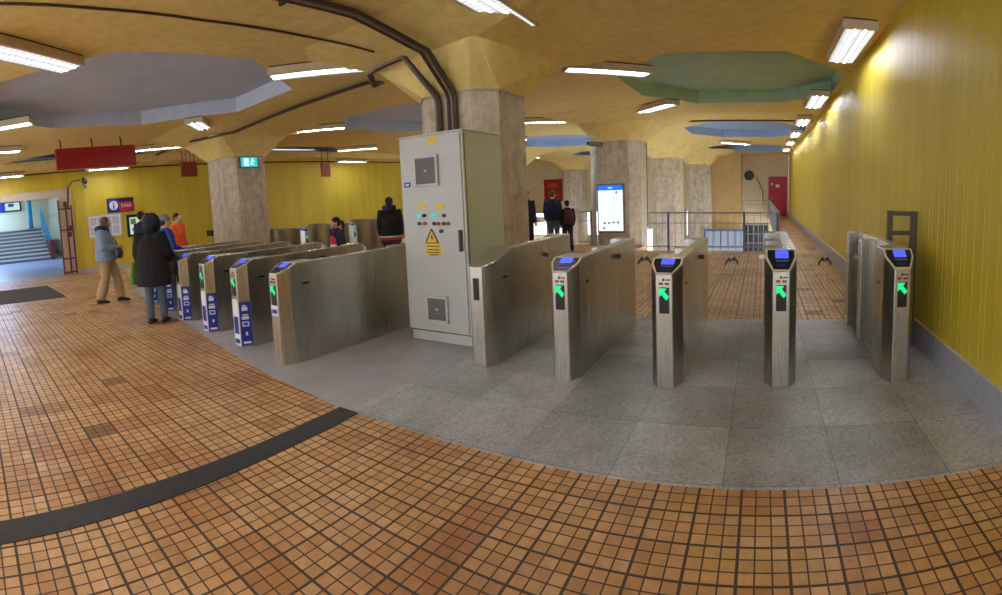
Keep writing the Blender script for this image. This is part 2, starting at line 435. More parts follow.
# daylit windows low in the back wall, seen between the columns
for x0, x1 in ((-15.6, -13.9), (-13.4, -12.4), (-11.3, -10.2), (-9.4, -8.9), (-8.3, -7.95), (-6.6, -5.6), (-4.6, -3.35)):
    w = struct(MB().box(x0, x1, YB-.04, YB-.005, -1.2, .3).build('window_1', 'daylight'))
    f = MB()
    f.box(x0-.06, x0, YB-.09, YB, -1.26, .36).box(x1, x1+.06, YB-.09, YB, -1.26, .36).box(x0, x1, YB-.09, YB, .3, .36).box(x0, x1, YB-.09, YB, -1.26, -1.2)
    f.build('window_frame', 'greyrail', w)
w = struct(MB().box(-1.15, .38, YB-.04, YB-.005, -2.2, -.55).build('window_2', 'black'))
f = MB()
for i in range(6): x = -1.15+i*1.53/5; f.box(x-.02, x+.02, YB-.08, YB-.03, -2.2, -.55)
for i in range(4): z = -2.2+i*1.65/3; f.box(-1.15, .38, YB-.08, YB-.03, z-.02, z+.02)
f.build('window_frame', 'greyrail', w)

# octagonal concrete columns with flared heads
def octo(h, c):
    return [(h, -(h-c)), (h, h-c), (h-c, h), (-(h-c), h), (-h, h-c), (-h, -(h-c)), (-(h-c), -h), (h-c, -h)]
def column(x, y, zb=0, turn=0, h1=1.02):
    mb = MB()
    mb.prism([(x+a, y+b_) for a, b_ in octo(.65, .27)], zb, 2.95)
    mb.prism([(x+a, y+b_) for a, b_ in octo(.675, .28)], 2.93, 2.955)
    o = struct(mb.build('column', 'concrete', bevel=.012))
    ct, sn = math.cos(turn), math.sin(turn)
    r = [[(x+a*(ct if z > 3 and z < 3.6 else 1)-b_*(sn if z > 3 and z < 3.6 else 0), y+a*(sn if z > 3 and z < 3.6 else 0)+b_*(ct if z > 3 and z < 3.6 else 1), z) for a, b_ in octo(h, c)] for h, c, z in ((.67, .28, 2.95), (h1, .06, 3.43), (1.95, .6, ZC+.004))]
    MB().loft(r).build('column_head', 'ceiling', o)
    return o
COLS = [(-4.0, 6.37, 0), (-11.6, 7.0, 0), (-4.05, 14.35, -4.5), (-4.2, 22.35, -4.5), (-3.5, 28.3, -4.5), (-11.9, 22.3, -4.5), (-11.55, 29.9, -4.5)]
for i, c_ in enumerate(COLS): column(*c_, turn=math.radians(-11) if i == 0 else 0, h1=.98 if i == 0 else 1.02)

# corridor and stairs behind the opening in the left wall
st = MB(); n = 9
rise = 1.77/n; run = .3
for i in range(n):
    x1 = -26.4 - i*run
    st.box(-32.0, x1, -3.2, 4.35, i*rise, (i+1)*rise-.07)
o = struct(st.build('stairs', 'stepfront'))
tr = MB()
for i in range(n):
    x1 = -26.4 - i*run
    tr.box(x1-run-.02 if i < n-1 else -32, x1+.04, -3.2, 4.35, (i+1)*rise-.07, (i+1)*rise)
tr.build('step_tread', 'step', o)
struct(MB().box(-32.2, -32, -3.2, 5.4, 0, 4).build('wall_corridor', 'stairwall'))
struct(MB().box(-32, LX-.1, 5.4, 5.6, 0, 4).build('wall_corridor_side', 'stairwall'))
struct(MB().box(-32, LX-.1, -3.4, -3.2, 0, 4).build('wall_corridor_side', 'stairwall'))
struct(MB().box(-32.2, LX-.1, -3.4, 5.6, 4.0, 4.1).build('ceiling_corridor', 'stairwall'))

# ------------------------------------------------------------------ ceiling lights
def light(x, y, ang, L, W, label, z=ZC):
    W += .07
    t = empty('ceiling_light', (x, y, z), math.radians(ang))
    tag(t, label, 'light', 'louvred ceiling lights')
    h = .13
    MB().box(-L/2+.01, L/2-.01, -W/2+.01, W/2-.01, -.022, 0).build('shadow_gap_sheet', 'shadow_and_seam', t)  # dark sheet painting the shadow line between housing and ceiling
    hb = MB()
    w = .035
    hb.box(-L/2, L/2, -W/2, -W/2+w, -h, -.02).box(-L/2, L/2, W/2-w, W/2, -h, -.02).box(-L/2, -L/2+w, -W/2+w, W/2-w, -h, -.02).box(L/2-w, L/2, -W/2+w, W/2-w, -h, -.02)
    hb.box(-L/2+w, L/2-w, -W/2+w, W/2-w, -.05, -.022)
    hb.build('housing', 'fixture', t)
    MB().box(-L/2+w, L/2-w, -W/2+w, W/2-w, -h+.006, -h+.016).build('diffuser', 'lamp', t)
    return t
LT = [
 (-2.78, 4.98, 91, 1.45, .34, 'long ceiling light nearest overhead, pointing at the column with the control cabinet'),
 (-5.85, 5.11, 45, 1.5, .34, 'slanting ceiling light between the violet recess and the brown conduits'),
 (-2.57, 8.36, 38, 1.5, .34, 'slanting ceiling light touching the near end of the green recess'),
 (1.19, 7.2, 90, 1.72, .38, 'largest ceiling light along the yellow wall, beside the green recess'),
 (-2.65, 12.49, -46, 1.6, .34, 'slanting ceiling light at the far corner of the green recess'),
 (1.2, 11.69, 90, 1.7, .36, 'second ceiling light along the long yellow wall'),
 (-5.85, .95, 127, 1.5, .34, 'ceiling light with visible louvres at the near corner of the violet recess'),
 (-10.37, 5.45, 139, 1.6, .34, 'slanting ceiling light above the column with the exit sign'),
 (-10.33, 8.82, 45, 1.5, .34, 'slanting ceiling light just beyond the column with the exit sign'),
 (-9.6, .75, 66, 1.5, .34, 'ceiling light at the far corner of the violet recess, towards the stairs'),
 (-13.62, 13.52, 43, 1.5, .34, 'slanting ceiling light in front of the far yellow wall, second from it'),
 (-5.91, 13.38, 32, 1.4, .34, 'ceiling light between the two concrete columns, over the man in blue'),
 (-13.4, 5.6, 71, 1.5, .34, 'ceiling light between the large red board and the small rust red sign'),
 (-12.3, .85, 98, 1.4, .34, 'ceiling light at the picture edge before the large red board'),
 (-15.75, 1.3, 100, 1.4, .34, 'ceiling light nearest the stair opening', 3.45),
 (-15.8, 4.75, 93, 1.4, .34, 'ceiling light behind the large red board, against the yellow wall', 3.45),
 (-15.8, 15.3, 90, 1.6, .34, 'ceiling light lighting a bright patch on the far yellow wall', 3.45),
 (1.17, 15.2, 90, 1.5, .36, 'third ceiling light along the long yellow wall'),
 (1.17, 18.6, 90, 1.5, .36, 'fourth ceiling light along the long yellow wall'),
 (1.17, 22.0, 90, 1.5, .36, 'fifth ceiling light along the long yellow wall'),
 (1.17, 25.6, 90, 1.5, .36, 'last ceiling light along the long yellow wall, near the red door'),
 (-9.0, 16.6, 40, 1.5, .34, 'ceiling light far behind between blue recesses'),
 (-12.6, 25.5, 40, 1.5, .34, 'ceiling light far back before the red poster'),
 (-6.5, 25.5, 40, 1.5, .34, 'ceiling light far back over the stairwell'),
 (-1.2, 22.3, 40, 1.5, .34, 'ceiling light far back in front of the tan wall'),
 (-2.6, .2, 45, 1.5, .34, 'added unseen ceiling light overhead, out of the gate hall'),  # this and the next two are unseen lights added for illumination
 (-.2, -2.6, 45, 1.5, .34, 'added unseen ceiling light behind the viewer'),
 (-6.5, -2.8, 45, 1.5, .34, 'added unseen ceiling light behind the black floor strip'),
]
for a in LT: light(*a)
for xx, lab in ((-23.5, 'added cool fill light brightening the corridor before the stairs'), (-29.6, 'added cool fill light brightening the wall over the stairs')):  # lights added to brighten corridor and stairs, in place of incoming daylight
    t = empty('ceiling_light', (xx, 1.5, 4.0)); tag(t, lab, 'light', 'added cool corridor lights')
    MB().box(-1.6, 1.6, -.3, .3, -.1, 0).build('housing', 'fixture', t)
    MB().box(-1.55, 1.55, -.26, .26, -.11, -.1).build('diffuser', 'coolfill', t)

# ------------------------------------------------------------------ ticket gates
GW = .126
def gate(x, y, rz, label, group, reader=True, stickers=False, small_sticker=False, flaps=(True, True), H=1.005, L=2.1, slope=.21, lip=.905, recess=True, flap_logo=True):
    t = empty('ticket_gate', (x, y, 0), rz); tag(t, label, 'ticket gate', group)
    b = MB(); fw = .066; cd = .125
    def ring(yy, hw, zt, z0=.004): return [(-hw, yy, z0), (hw, yy, z0), (hw, yy, zt), (-hw, yy, zt)]
    sec = [ring(0, fw, lip), ring(cd, GW, lip+(H-lip)*cd/slope), ring(slope, GW, H)]
    E1 = .5 if recess else L-.1
    sec += [ring(E1, GW, H)]
    if not recess: sec += [ring(L, fw, H)]
    b.loft(sec)
    if recess:
        b.box(.03, GW, E1, 1.8, .004, H)
        b.loft([ring(1.8, GW, H), ring(L-cd, GW, H), ring(L, fw, lip+.03)])
    b.build('body', 'steel', t, bevel=.006)
    if recess:
        MB().box(-GW+.004, .03, 1.14, 1.29, .004, H-.02).build('flap_column', 'steel', t, bevel=.01)
    # sloped reader panel
    ez = math.atan2(H-lip, slope)
    dz = lambda yy: lip + (H-lip)*yy/slope
    def on(xx, yy, off): return (xx, yy-off*math.sin(ez), dz(yy)+off*math.cos(ez))
    def plate(poly, off0, off1): 
        return MB().loft([[on(px, py, off0) for px, py in poly], [on(px, py, off1) for px, py in poly]])
    if reader:
        hexo = [(-fw+.002, .004), (fw-.002, .004), (GW-.003, cd), (GW-.003, slope-.004), (-GW+.003, slope-.004), (-GW+.003, cd)]
        hexi = [(-fw+.006, .02), (fw-.006, .02), (GW-.02, cd+.003), (GW-.02, slope-.018), (-GW+.02, slope-.018), (-GW+.02, cd+.003)]
        f = plate(hexo, -.002, .006).build('reader_bezel', 'edge', t)
        plate(hexi, .004, .009).build('reader_panel', 'black', t)
        plate([(-.045, .115), (.06, .115), (.06, .188), (-.045, .188)], .008, .0115).build('screen', 'screen', t)
        plate([(-.04, .086), (.062, .086), (.062, .1), (-.04, .1)], .008, .011).build('screen_caption', 'vent', t)
        plate([(-.028, .04), (.03, .04), (.03, .062), (-.028, .062)], .008, .0105).build('card_symbol', 'bluevinyl', t)
        # front display: dark window with a green arrow
        MB().box(-.04, .04, -.006, .002, lip-.305, lip-.1).build('display_window', 'black', t, bevel=.003)
        a = MB(); cx, cz = 0, lip-.152; s = .041
        pol = [(-1, 1), (.55, .95), (.1, .45), (1.0, -.45), (.45, -1.05), (-.45, -.1), (-.95, -.5)]
        a.loft([[(cx+px*s, -.009, cz+pz*s*1.15) for px, pz in pol], [(cx+px*s, -.005, cz+pz*s*1.15) for px, pz in pol]])
        a.build('green_arrow', 'greenled', t)
        for xa, xb in ((-.04, -.008), (.008, .04)):
            sl = MB().box(xa, xb, -.005, .002, lip-.08, lip-.062).build('counter_slot', 'black', t)
            MB().box(xa+.008, xb-.006, -.007, -.004, lip-.077, lip-.066).build('red_digit', 'redled', sl)
        MB().box(-.012, .004, -.004, .002, lip-.05, lip-.03).box(.01, .05, -.003, .002, lip-.046, lip-.036).build('icon_print', 'dark', t)
    else:
        MB().box(-.03, .03, -.006, .002, lip-.3, lip-.1).build('display_window', 'black', t, bevel=.003)
    for q in ((GW-.002, GW+.004), (-GW-.004, -GW+.002)): MB().box(*q, .27, .35, .78, .8).build('side_slot', 'black', t)
    # stickers
    if stickers:
        MB().box(-fw+.004, fw-.004, -.004, .001, .03, .56).build('white_label', 'white', t)
        MB().box(-.045, .045, -.006, -.002, .16, .36).box(-.05, .05, -.006, -.002, .05, .1).build('picture_print', 'bluevinyl', t)
        ax, ay = fw, 0.0; bx, by = GW, cd
        def ch(s0, s1, z0, z1, off):
            nx, ny = by-ay, -(bx-ax); l = math.hypot(nx, ny); nx, ny = nx/l*off, ny/l*off
            P0 = (ax+(bx-ax)*s0+nx, ay+(by-ay)*s0+ny); P1 = (ax+(bx-ax)*s1+nx, ay+(by-ay)*s1+ny)
            Q0 = (ax+(bx-ax)*s0, ay+(by-ay)*s0); Q1 = (ax+(bx-ax)*s1, ay+(by-ay)*s1)
            return MB().loft([[(p[0], p[1], z0) for p in (P0, P1, Q1, Q0)], [(p[0], p[1], z1) for p in (P0, P1, Q1, Q0)]])
        bl = ch(.04, .99, .03, .53, .004).build('blue_label', 'bluevinyl', t)
        for s0, s1, z0, z1 in ((.25, .72, .43, .475), (.3, .6, .48, .495), (.2, .8, .33, .365), (.25, .75, .375, .39), (.22, .78, .25, .262), (.22, .32, .264, .29), (.68, .78, .264, .29), (.22, .78, .292, .304), (.45, .62, .145, .185), (.2, .85, .05, .075)):
            ch(s0, s1, z0, z1, .006).build('pictogram', 'white', bl)
    if small_sticker:
        MB().box(-fw+.01, fw-.01, -.004, .001, lip-.41, lip-.3).build('white_label', 'white', t)
        MB().box(-.04, .04, -.006, -.002, lip-.385, lip-.345).build('blue_print', 'bluevinyl', t)
    # glass flaps closing half the lane on each side
    for s, on_ in ((-1, flaps[0]), (1, flaps[1])):
        if not on_: continue
        hw_ = on_ if isinstance(on_, float) else .45
        x0, x1 = s*(GW+.012), s*(hw_-.004)
        g = MB().box(min(x0, x1), max(x0, x1), 1.18, 1.19, .28, .93).build('glass_flap', 'glass', t)
        for z0 in (.87,): MB().box(*sorted((s*(GW-.01), s*(GW+.05))), 1.165, 1.205, z0, z0+.04).build('hinge', 'dark' if s > 0 else 'steel', g)
        if flap_logo:   # half of the dark chevron M that spans both flaps
            zc = .845; e = s*(hw_-.001)
            lg = MB(); yy = 1.176
            def stroke(a, b_, w):
                lg.bar((a[0], yy, a[1]), (b_[0], yy, b_[1]), .004, w, up=(0, 1, 0)) if False else lg.loft([[(a[0], yy-.002, a[1]-w), (a[0], yy-.002, a[1]+w), (b_[0], yy-.002, b_[1]+w), (b_[0], yy-.002, b_[1]-w)], [(a[0], yy+.002, a[1]-w), (a[0], yy+.002, a[1]+w), (b_[0], yy+.002, b_[1]+w), (b_[0], yy+.002, b_[1]-w)]])
            stroke((e-s*.066, zc-.03), (e-s*.026, zc+.026), .018)
            stroke((e-s*.027, zc+.026), (e-s*.0, zc+.012), .018)
            lg.build('metro_mark', 'black', g)
    return t
RG = 'ticket gates in the granite bank'; LG = 'ticket gates in the screed bank'; BG = 'ticket gates turned sideways behind the bank'
gate(-2.43, 3.78, 0, 'plain steel gate end with a dark window, beside the grey control cabinet', RG, reader=False, H=1.05, lip=.92, slope=.5, flaps=(False, .415))
gate(-1.6, 3.74, 0, 'steel ticket gate with green arrow, first reader beside the cabinet\'s plain gate', RG, flaps=(.415, .425))
gate(-.75, 3.78, 0, 'steel ticket gate with green arrow, under the tall grey far columns', RG, flaps=(.425, .45))
gate(.15, 3.84, 0, 'steel ticket gate with green arrow, in line with the distant red door', RG, H=1.08, lip=.925, flaps=(.45, .48))
gate(1.115, 3.86, 0, 'steel ticket gate with green arrow, closest to the yellow wall', RG, flaps=(.48, False), H=1.085, lip=.94)
gate(-4.13, 2.8, 0, 'steel ticket gate with long bare side and small white label, closest to the cabinet', LG, small_sticker=True, flaps=(True, False))
gate(-5.02, 2.86, 0, 'steel ticket gate with blue pictogram label, neighbour of the bare sided gate', LG, stickers=True)
gate(-5.97, 2.93, 0, 'steel ticket gate with blue pictogram label, second neighbour of the bare sided gate', LG, stickers=True)
gate(-6.9, 2.99, 0, 'steel ticket gate with blue pictogram label, just beside the person in black', LG, stickers=True)
gate(-7.82, 3.11, 0, 'steel ticket gate with blue pictogram label, partly behind the person in black', LG, stickers=True)
gate(-8.74, 3.18, 0, 'steel ticket gate hidden behind the person in black, furthest from the cabinet', LG, stickers=True, flaps=(False, True))
gate(-10.45, 8.3, PI/2, 'steel gate turned sideways, lit end beside the column with the exit sign', BG, flaps=(False, False), flap_logo=False)
gate(-10.5, 10.1, PI/2, 'steel gate turned sideways behind the girl in red', BG, flaps=(False, False), flap_logo=False)
gate(-10.5, 12.0, PI/2, 'steel gate turned sideways behind the man in the black jacket', BG, flaps=(False, False), flap_logo=False)

# bronze barrier frame between the last gate and the wall
t = empty('barrier_frame', (1.385, 4.9, 0)); tag(t, 'dark bronze barrier frame closing the gap beside the yellow wall', 'barrier')
for x, w in ((-.125, .05), (.125, .065)): MB().box(x-w/2, x+w/2, -.03, .03, 0, 1.37).build('upright', 'brownmetal', t, bevel=.004)
for z in (1.345, 1.15, .6): MB().box(-.1, .093, -.022, .022, z-.022, z+.022).build('crossbar', 'brownmetal', t)
MB().box(.06, .18, -.07, .07, 0, .02).build('foot_plate', 'brownmetal', t)

# ------------------------------------------------------------------ control cabinet
x0, x1, y0, y1, zt = -3.665, -2.855, 4.25, 5.02, 2.205
t = empty('control_cabinet', ((x0+x1)/2+.045, (y0+y1)/2, 0)); tag(t, 'tall light grey electrical control cabinet in front of the concrete column', 'cabinet')
def cb(mb, name, mat, par=None, **k):
    mb.xf(Matrix.Translation((-(x0+x1)/2, -(y0+y1)/2, 0))); return mb.build(name, mat, par or t, **k)
cb(MB().box(x0, x1, y0, y1, .125, zt), 'body', 'cabinet_side', bevel=.008)
cb(MB().box(x0-.01, x1+.012, y0-.015, y1+.01, zt, zt+.018), 'top_cover', 'cabinet', bevel=.004)
cb(MB().box(x0+.01, x1-.01, y0+.012, y1-.01, .008, .112), 'plinth', 'cabinet', bevel=.004)
cb(MB().box(x0+.02, x1-.02, y0+.03, y1-.03, .1, .13), 'plinth_gap', 'dark')
dr = cb(MB().box(x0+.004, x1-.02, y0-.02, y0, .14, zt-.012), 'door', 'cabinet', bevel=.004)
yf = y0-.02
def vent(xa, xb, za, zb):
    f = MB(); w = .026
    f.box(xa, xb, yf-.03, yf, za, za+w).box(xa, xb, yf-.03, yf, zb-w, zb).box(xa, xa+w, yf-.03, yf, za+w, zb-w).box(xb-w, xb, yf-.03, yf, za+w, zb-w)
    v = cb(f, 'vent_cover', 'ventframe', dr, bevel=.003)
    g = MB(); n = 11
    for i in range(n):
        z = za+w+(zb-za-2*w)*(i+.5)/n
        g.box(xa+w, xb-w, yf-.026, yf-.006, z-.009, z+.007)
    g.box(xa+w, xb-w, yf-.012, yf-.002, za+w, zb-w)
    g2 = MB(); g2.v = [(p[0]+(x0+x1)/2*0, p[1], p[2]) for p in g.v]; g2.f = g.f
    cb(g2, 'vent_louvres', 'vent', v)
    cb(MB().ball(((xa+xb)/2, yf-.026, (za+zb)/2), (.022, .006, .012)), 'vent_badge', 'ventframe', v, smooth=True)
vent(-3.46, -3.15, 1.68, 2.0); vent(-3.40, -3.115, .235, .52)
cb(MB().box(-2.93, -2.895, yf-.03, yf, 1.0, 1.22), 'handle', 'black', dr, bevel=.006)
def tagbox(xa, xb, za, zb, name, mat): return cb(MB().box(xa, xb, yf-.003, yf, za, zb), name, mat, dr)
tagbox(-3.446, -3.345, 1.448, 1.5, 'yellow_tag', 'yellowvinyl'); tagbox(-3.205, -3.1, 1.44, 1.5, 'yellow_tag', 'yellowvinyl')
tagbox(-3.27, -3.165, 2.105, 2.185, 'yellow_tag', 'yellowvinyl'); tagbox(-3.62, -3.535, 1.685, 1.737, 'blue_plate', 'bluevinyl')
cb(MB().box(-3.6, -3.555, yf-.005, yf-.002, 1.7, 1.722), 'blue_plate_print', 'white', dr)
for x, z, mt, nm in ((-3.433, 1.376, 'tealled', 'pilot_lamp'), (-3.365, 1.375, 'burgundy', 'push_button'), (-3.24, 1.373, 'tealled', 'pilot_lamp'), (-3.108, 1.37, 'black', 'switch_knob'),
                     (-3.437, 1.291, 'dark', 'push_button'), (-3.365, 1.291, 'stripe', 'push_button'), (-3.239, 1.289, 'dark', 'push_button'), (-3.187, 1.288, 'stripe', 'push_button'), (-3.116, 1.287, 'dark', 'push_button'), (-3.06, 1.286, 'stripe', 'push_button'), (-3.153, 1.209, 'black', 'key_switch')):
    cb(MB().disc((x, yf-.022, z), .019, .022), nm, mt, dr)
tri = MB(); P = [(-3.365, 1.085), (-3.2, 1.085), (-3.282, 1.232)]
tri.loft([[(x, yf-.005, z) for x, z in P], [(x, yf, z) for x, z in P]])
w = cb(tri, 'warning_triangle', 'yellowvinyl', dr)
for (ax, az), (bx, bz) in zip(P, P[1:]+P[:1]): pass
k = MB()
for (ax, az), (bx, bz) in zip(P, P[1:]+P[:1]): k.bar((ax, yf-.006, az), (bx, yf-.006, bz), .01, .012, up=(0, 1, 0))
cb(k, 'triangle_border', 'black', w)
bolt = [(-3.275, 1.185), (-3.3, 1.135), (-3.283, 1.135), (-3.29, 1.1), (-3.262, 1.145), (-3.28, 1.145)]
cb(MB().loft([[(x, yf-.008, z) for x, z in bolt], [(x, yf-.005, z) for x, z in bolt]]), 'lightning_symbol', 'black', w)
pl = tagbox(-3.375, -3.172, .945, 1.075, 'warning_plate', 'yellowvinyl')
k = MB()
for z, wd in ((1.05, .17), (1.015, .15), (.985, .17), (.96, .12)): k.box(-3.273-wd/2, -3.273+wd/2, yf-.005, yf-.003, z-.006, z+.004)
cb(k, 'line_print', 'dark', pl)
cb(MB().box(x1, x1+.004, y0+.02, y0+.035, .14, zt-.02), 'side_seam', 'vent')

# ------------------------------------------------------------------ conduits
CD = 'conduits on the ceiling and column'
for i, (dx, mt, lab) in enumerate(((-.06, 'pipe', 'dark brown conduit bending down the cabinet column, outermost towards the gates with blue labels'), (0, 'pipe_pale', 'paler grey brown conduit between the two dark ones on the cabinet column'), (.06, 'pipe', 'dark brown conduit nearest the long overhead ceiling light'))):
    pts = [(-4.12+dx, YF, 3.62), (-4.03+dx, 4.1, 3.62), (-3.9+dx, 4.98, 3.4), (-3.86+dx, 5.1, 3.36), (-3.88+dx, 5.63, 2.95), (-3.88+dx, 5.67, 2.85), (-3.88+dx, 5.67, 1.5)]
    o = MB().tube(pts, .025, 10).build('conduit', mt, smooth=True); tag(o, lab, 'conduit', CD)
    for yy in (1.5, 3.2): MB().box(-4.09+dx-.035, -4.09+dx+.035, yy-.02, yy+.02, 3.59, 3.66).build('clamp', 'dark', o)
for dx, mt, lab in ((0, 'pipe', 'lower dark conduit running from the cabinet column over the exit sign column'), (.06, 'pipe_pale', 'paler conduit running beside the dark one towards the exit sign column')):
    pts = [(-15.15, 6.2+dx, 3.62), (-14.2, 6.15+dx, 3.62), (-12.33, 5.9+dx, 3.53), (-11.1, 5.7+dx, 3.4), (-10.5, 5.8+dx, 3.38), (-10.4, 6.3+dx, 3.46), (-9.6, 6.6+dx, 3.6), (-8.15, 6.55+dx, 3.62), (-6.2, 6.48+dx, 3.62), (-5.7, 6.3+dx, 3.5), (-5.3-dx, 5.75, 3.3), (-5.16-dx, 5.5, 3.42), (-4.75, 5.26-dx, 3.37), (-4.2, 5.14-dx, 3.36), (-4.1-dx, 5.63, 2.95), (-4.08-dx, 5.67, 2.85), (-4.08-dx, 5.67, 1.5)]
    o = MB().tube(pts, .026, 8).build('conduit', mt, smooth=True); tag(o, lab, 'conduit', CD)
o = MB().tube([(-4.6, .3, 3.655), (-4.8, 1.5, 3.655), (-4.92, 2.7, 3.655), (-4.93, 4.1, 3.65), (-4.76, 4.7, 3.58), (-4.6, 5.0, 3.5)], .014, 6).build('cable', 'pipe', smooth=True)
tag(o, 'thin dark cable running alone across the yellow ceiling', 'cable')
o = MB().tube([(-3.2, 15.2, 3.5), (-2.6, 15.6, 3.64), (1.2, 15.6, 3.64), (1.5, 15.6, 3.64)], .025, 6).build('conduit', 'pipe', smooth=True)
tag(o, 'thin conduit crossing the ceiling behind the green recess', 'conduit', CD)
o = MB().tube([(-3.2, 15.2, 3.5), (-3.42, 14.75, 3.0), (-3.42, 14.75, .5)], .04, 8).build('conduit', 'pipe', smooth=True)
tag(o, 'dark conduit running down the edge of the map column', 'conduit', CD)

# ------------------------------------------------------------------ signs and wall fittings
# large red board, hung by three hooks
t = empty('hanging_sign', (-11.9, 3.31, 2.95)); tag(t, 'large blank dark red board hanging from three hooks', 'sign')
MB().box(-.05, .05, -1.0, 1.0, 0, .5).build('board', 'redsign', t, bevel=.008)
for yy in (-.85, -.08, .66): MB().tube([(0, yy, .5), (0, yy, .62), (.02, yy-.02, .717)], .02, 6).build('hook', 'dark', t)
t = empty('hanging_sign', (-13.0, 6.28, 2.68), .15); tag(t, 'small rust red sign hanging on four hooks near the exit sign column', 'sign', 'small rust red hanging signs')
MB().box(-.03, .03, -.27, .27, 0, .42).build('board', 'rustsign', t, bevel=.006)
for yy in (-.2, -.07, .07, .2): MB().tube([(0, yy, .42), (0, yy, .7), (0, yy, .985)], .014, 6).build('hook', 'dark', t)
t = empty('hanging_sign', (-14.5, 12.64, 2.63)); tag(t, 'smallest rust red sign hanging before the bright patch of yellow wall', 'sign', 'small rust red hanging signs')
MB().box(-.03, .03, -.22, .22, 0, .52).build('board', 'rustsign', t, bevel=.006)
for yy in (-.15, .15): MB().tube([(0, yy, .52), (0, yy, 1.035)], .014, 6).build('hook', 'dark', t)
k = MB()
for z in (.12, .22, .32, .42): k.box(.03, .034, -.15, .15, z-.02, z+.015)
k.build('line_print', 'redmetal', t)
# exit sign
t = empty('exit_sign', (-10.945, 6.96, 2.66)); tag(t, 'small lit turquoise emergency exit sign on a concrete column', 'sign')
MB().box(0, .06, -.26, .26, 0, .27).build('housing', 'dark', t, bevel=.006)
f = MB().box(.058, .066, -.245, .245, .015, .255).build('lit_face', 'exit', t)
MB().box(.064, .07, -.16, -.02, .04, .23).build('door_symbol', 'exitwhite', f)
rm = MB().disc((.064, .1, .205), .025, .006, 'x')
rm.bar((.067, .1, .18), (.067, .08, .11), .006, .04).bar((.067, .09, .17), (.067, .16, .15), .006, .02).bar((.067, .08, .11), (.067, .14, .05), .006, .025).bar((.067, .08, .11), (.067, .03, .07), .006, .025).bar((.067, .09, .17), (.067, .03, .13), .006, .02)
rm.build('running_figure', 'exitwhite', f)
# information sign
wx = LX+.006
t = empty('information_sign', (wx, 5.3, 1.93)); tag(t, 'blue and red information sign with white i on the yellow wall', 'sign')
MB().box(0, .07, -.47, .47, 0, .48).build('housing', 'navy', t, bevel=.006)
MB().box(.068, .074, -.44, -.08, .03, .45).build('blue_panel', 'bluevinyl', t)
dsk = MB().disc((.072, -.26, .24), .155, .006, 'x', 28).build('white_disc', 'white', t)
MB().box(.078, .083, -.285, -.235, .13, .26).disc((.078, -.26, .315), .03, .005, 'x').build('letter_i', 'bluevinyl', dsk)
MB().box(.068, .074, -.06, .43, .03, .34).build('red_panel', 'reddoor', t)
text('lettering', 'CASA', .15, 'white', t, (.078, .185, .21), (PI/2, 0, PI/2))
# notice board
t = empty('notice_board', (wx, 4.68, 1.165)); tag(t, 'pale framed notice board on the yellow wall behind the woman', 'notice board')
MB().box(0, .03, -.56, .56, 0, .7).build('panel', 'white', t)
MB().box(0, .05, -.6, -.56, -.04, .74).box(0, .05, .56, .6, -.04, .74).box(0, .05, -.56, .56, -.04, 0).box(0, .05, -.56, .56, .7, .74).build('frame', 'jamb', t)
k = MB()
for i in range(4):
    for j in range(2): MB().box(.03, .034, -.5+i*.26, -.28+i*.26, .06+j*.33, .33+j*.31).build('pinned_sheet', 'cof_grey', t)
# display cases
t = empty('display_case', (wx, 5.98, 1.05)); tag(t, 'black framed display case with two lit pages on the yellow wall', 'display')
MB().box(0, .08, -.52, .52, 0, .76).build('frame', 'black', t, bevel=.01)
MB().box(.078, .086, -.43, -.06, .08, .66).build('lit_page', 'displaywhite', t)
MB().box(.078, .086, .06, .43, .08, .66).build('lit_page', 'displaywhite', t)
MB().box(.085, .089, -.4, -.2, .42, .62).box(.085, .089, -.36, -.1, .2, .3).build('picture_print', 'greenbag', t)
# camera on the left wall
t = empty('security_camera', (LX+.02, 4.05, 3.05)); tag(t, 'black security camera on the yellow wall below the large red board', 'camera')
MB().tube([(0, 0, .1), (.25, 0, .12), (.3, 0, .02)], .03, 8).build('bracket', 'dark', t)
MB().ball((.3, 0, -.02), (.1, .1, .1)).build('dome', 'black', t, smooth=True)
MB().tube([(.3, -.05, -.12), (.42, -.02, -.2)], [.05, .06], 10).build('lens_barrel', 'vent', t, smooth=True)
o = MB().tube([(LX+.06, 3.95, 3.12), (LX+.06, 3.7, 3.1), (LX+.06, 3.52, 2.9), (LX+.07, 3.45, 2.2)], .02, 6).build('cable', 'dark', smooth=True); tag(o, 'dark cable hanging from the camera to the red folding gate', 'cable')
t = empty('junction_box', (-12.3, 6.5, 1.04)); tag(t, 'small black box fixed low on the column with the exit sign', 'box')
MB().box(-.2, .1, -.1, .08, -.07, .09).build('housing', 'black', t, bevel=.01)
MB().box(.1, .3, -.04, .1, -.05, .05).build('bracket', 'dark', t)
# ---
# folding gate in the stair opening
t = empty('folding_gate', (LX+.12, 3.2, 0)); tag(t, 'dark red metal folding gate pushed open beside the stair opening', 'gate')
for i, yy in enumerate((-.08, .16, .34)): MB().box(.0, .05, yy-.025, yy+.025, .02, 2.5-.1*i).build('upright', 'redmetal', t)
for z in (.1, .55, 1.5, 2.2): MB().box(.01, .04, -.06, .33, z-.025, z+.025).build('crossbar', 'redmetal', t)
for yy, z in ((.22, 1.35), (.25, 1.55), (.14, 2.35)): MB().box(.0, .09, yy-.05, yy+.05, z-.09, z+.09).build('lock_box', 'redmetal', t, bevel=.01)
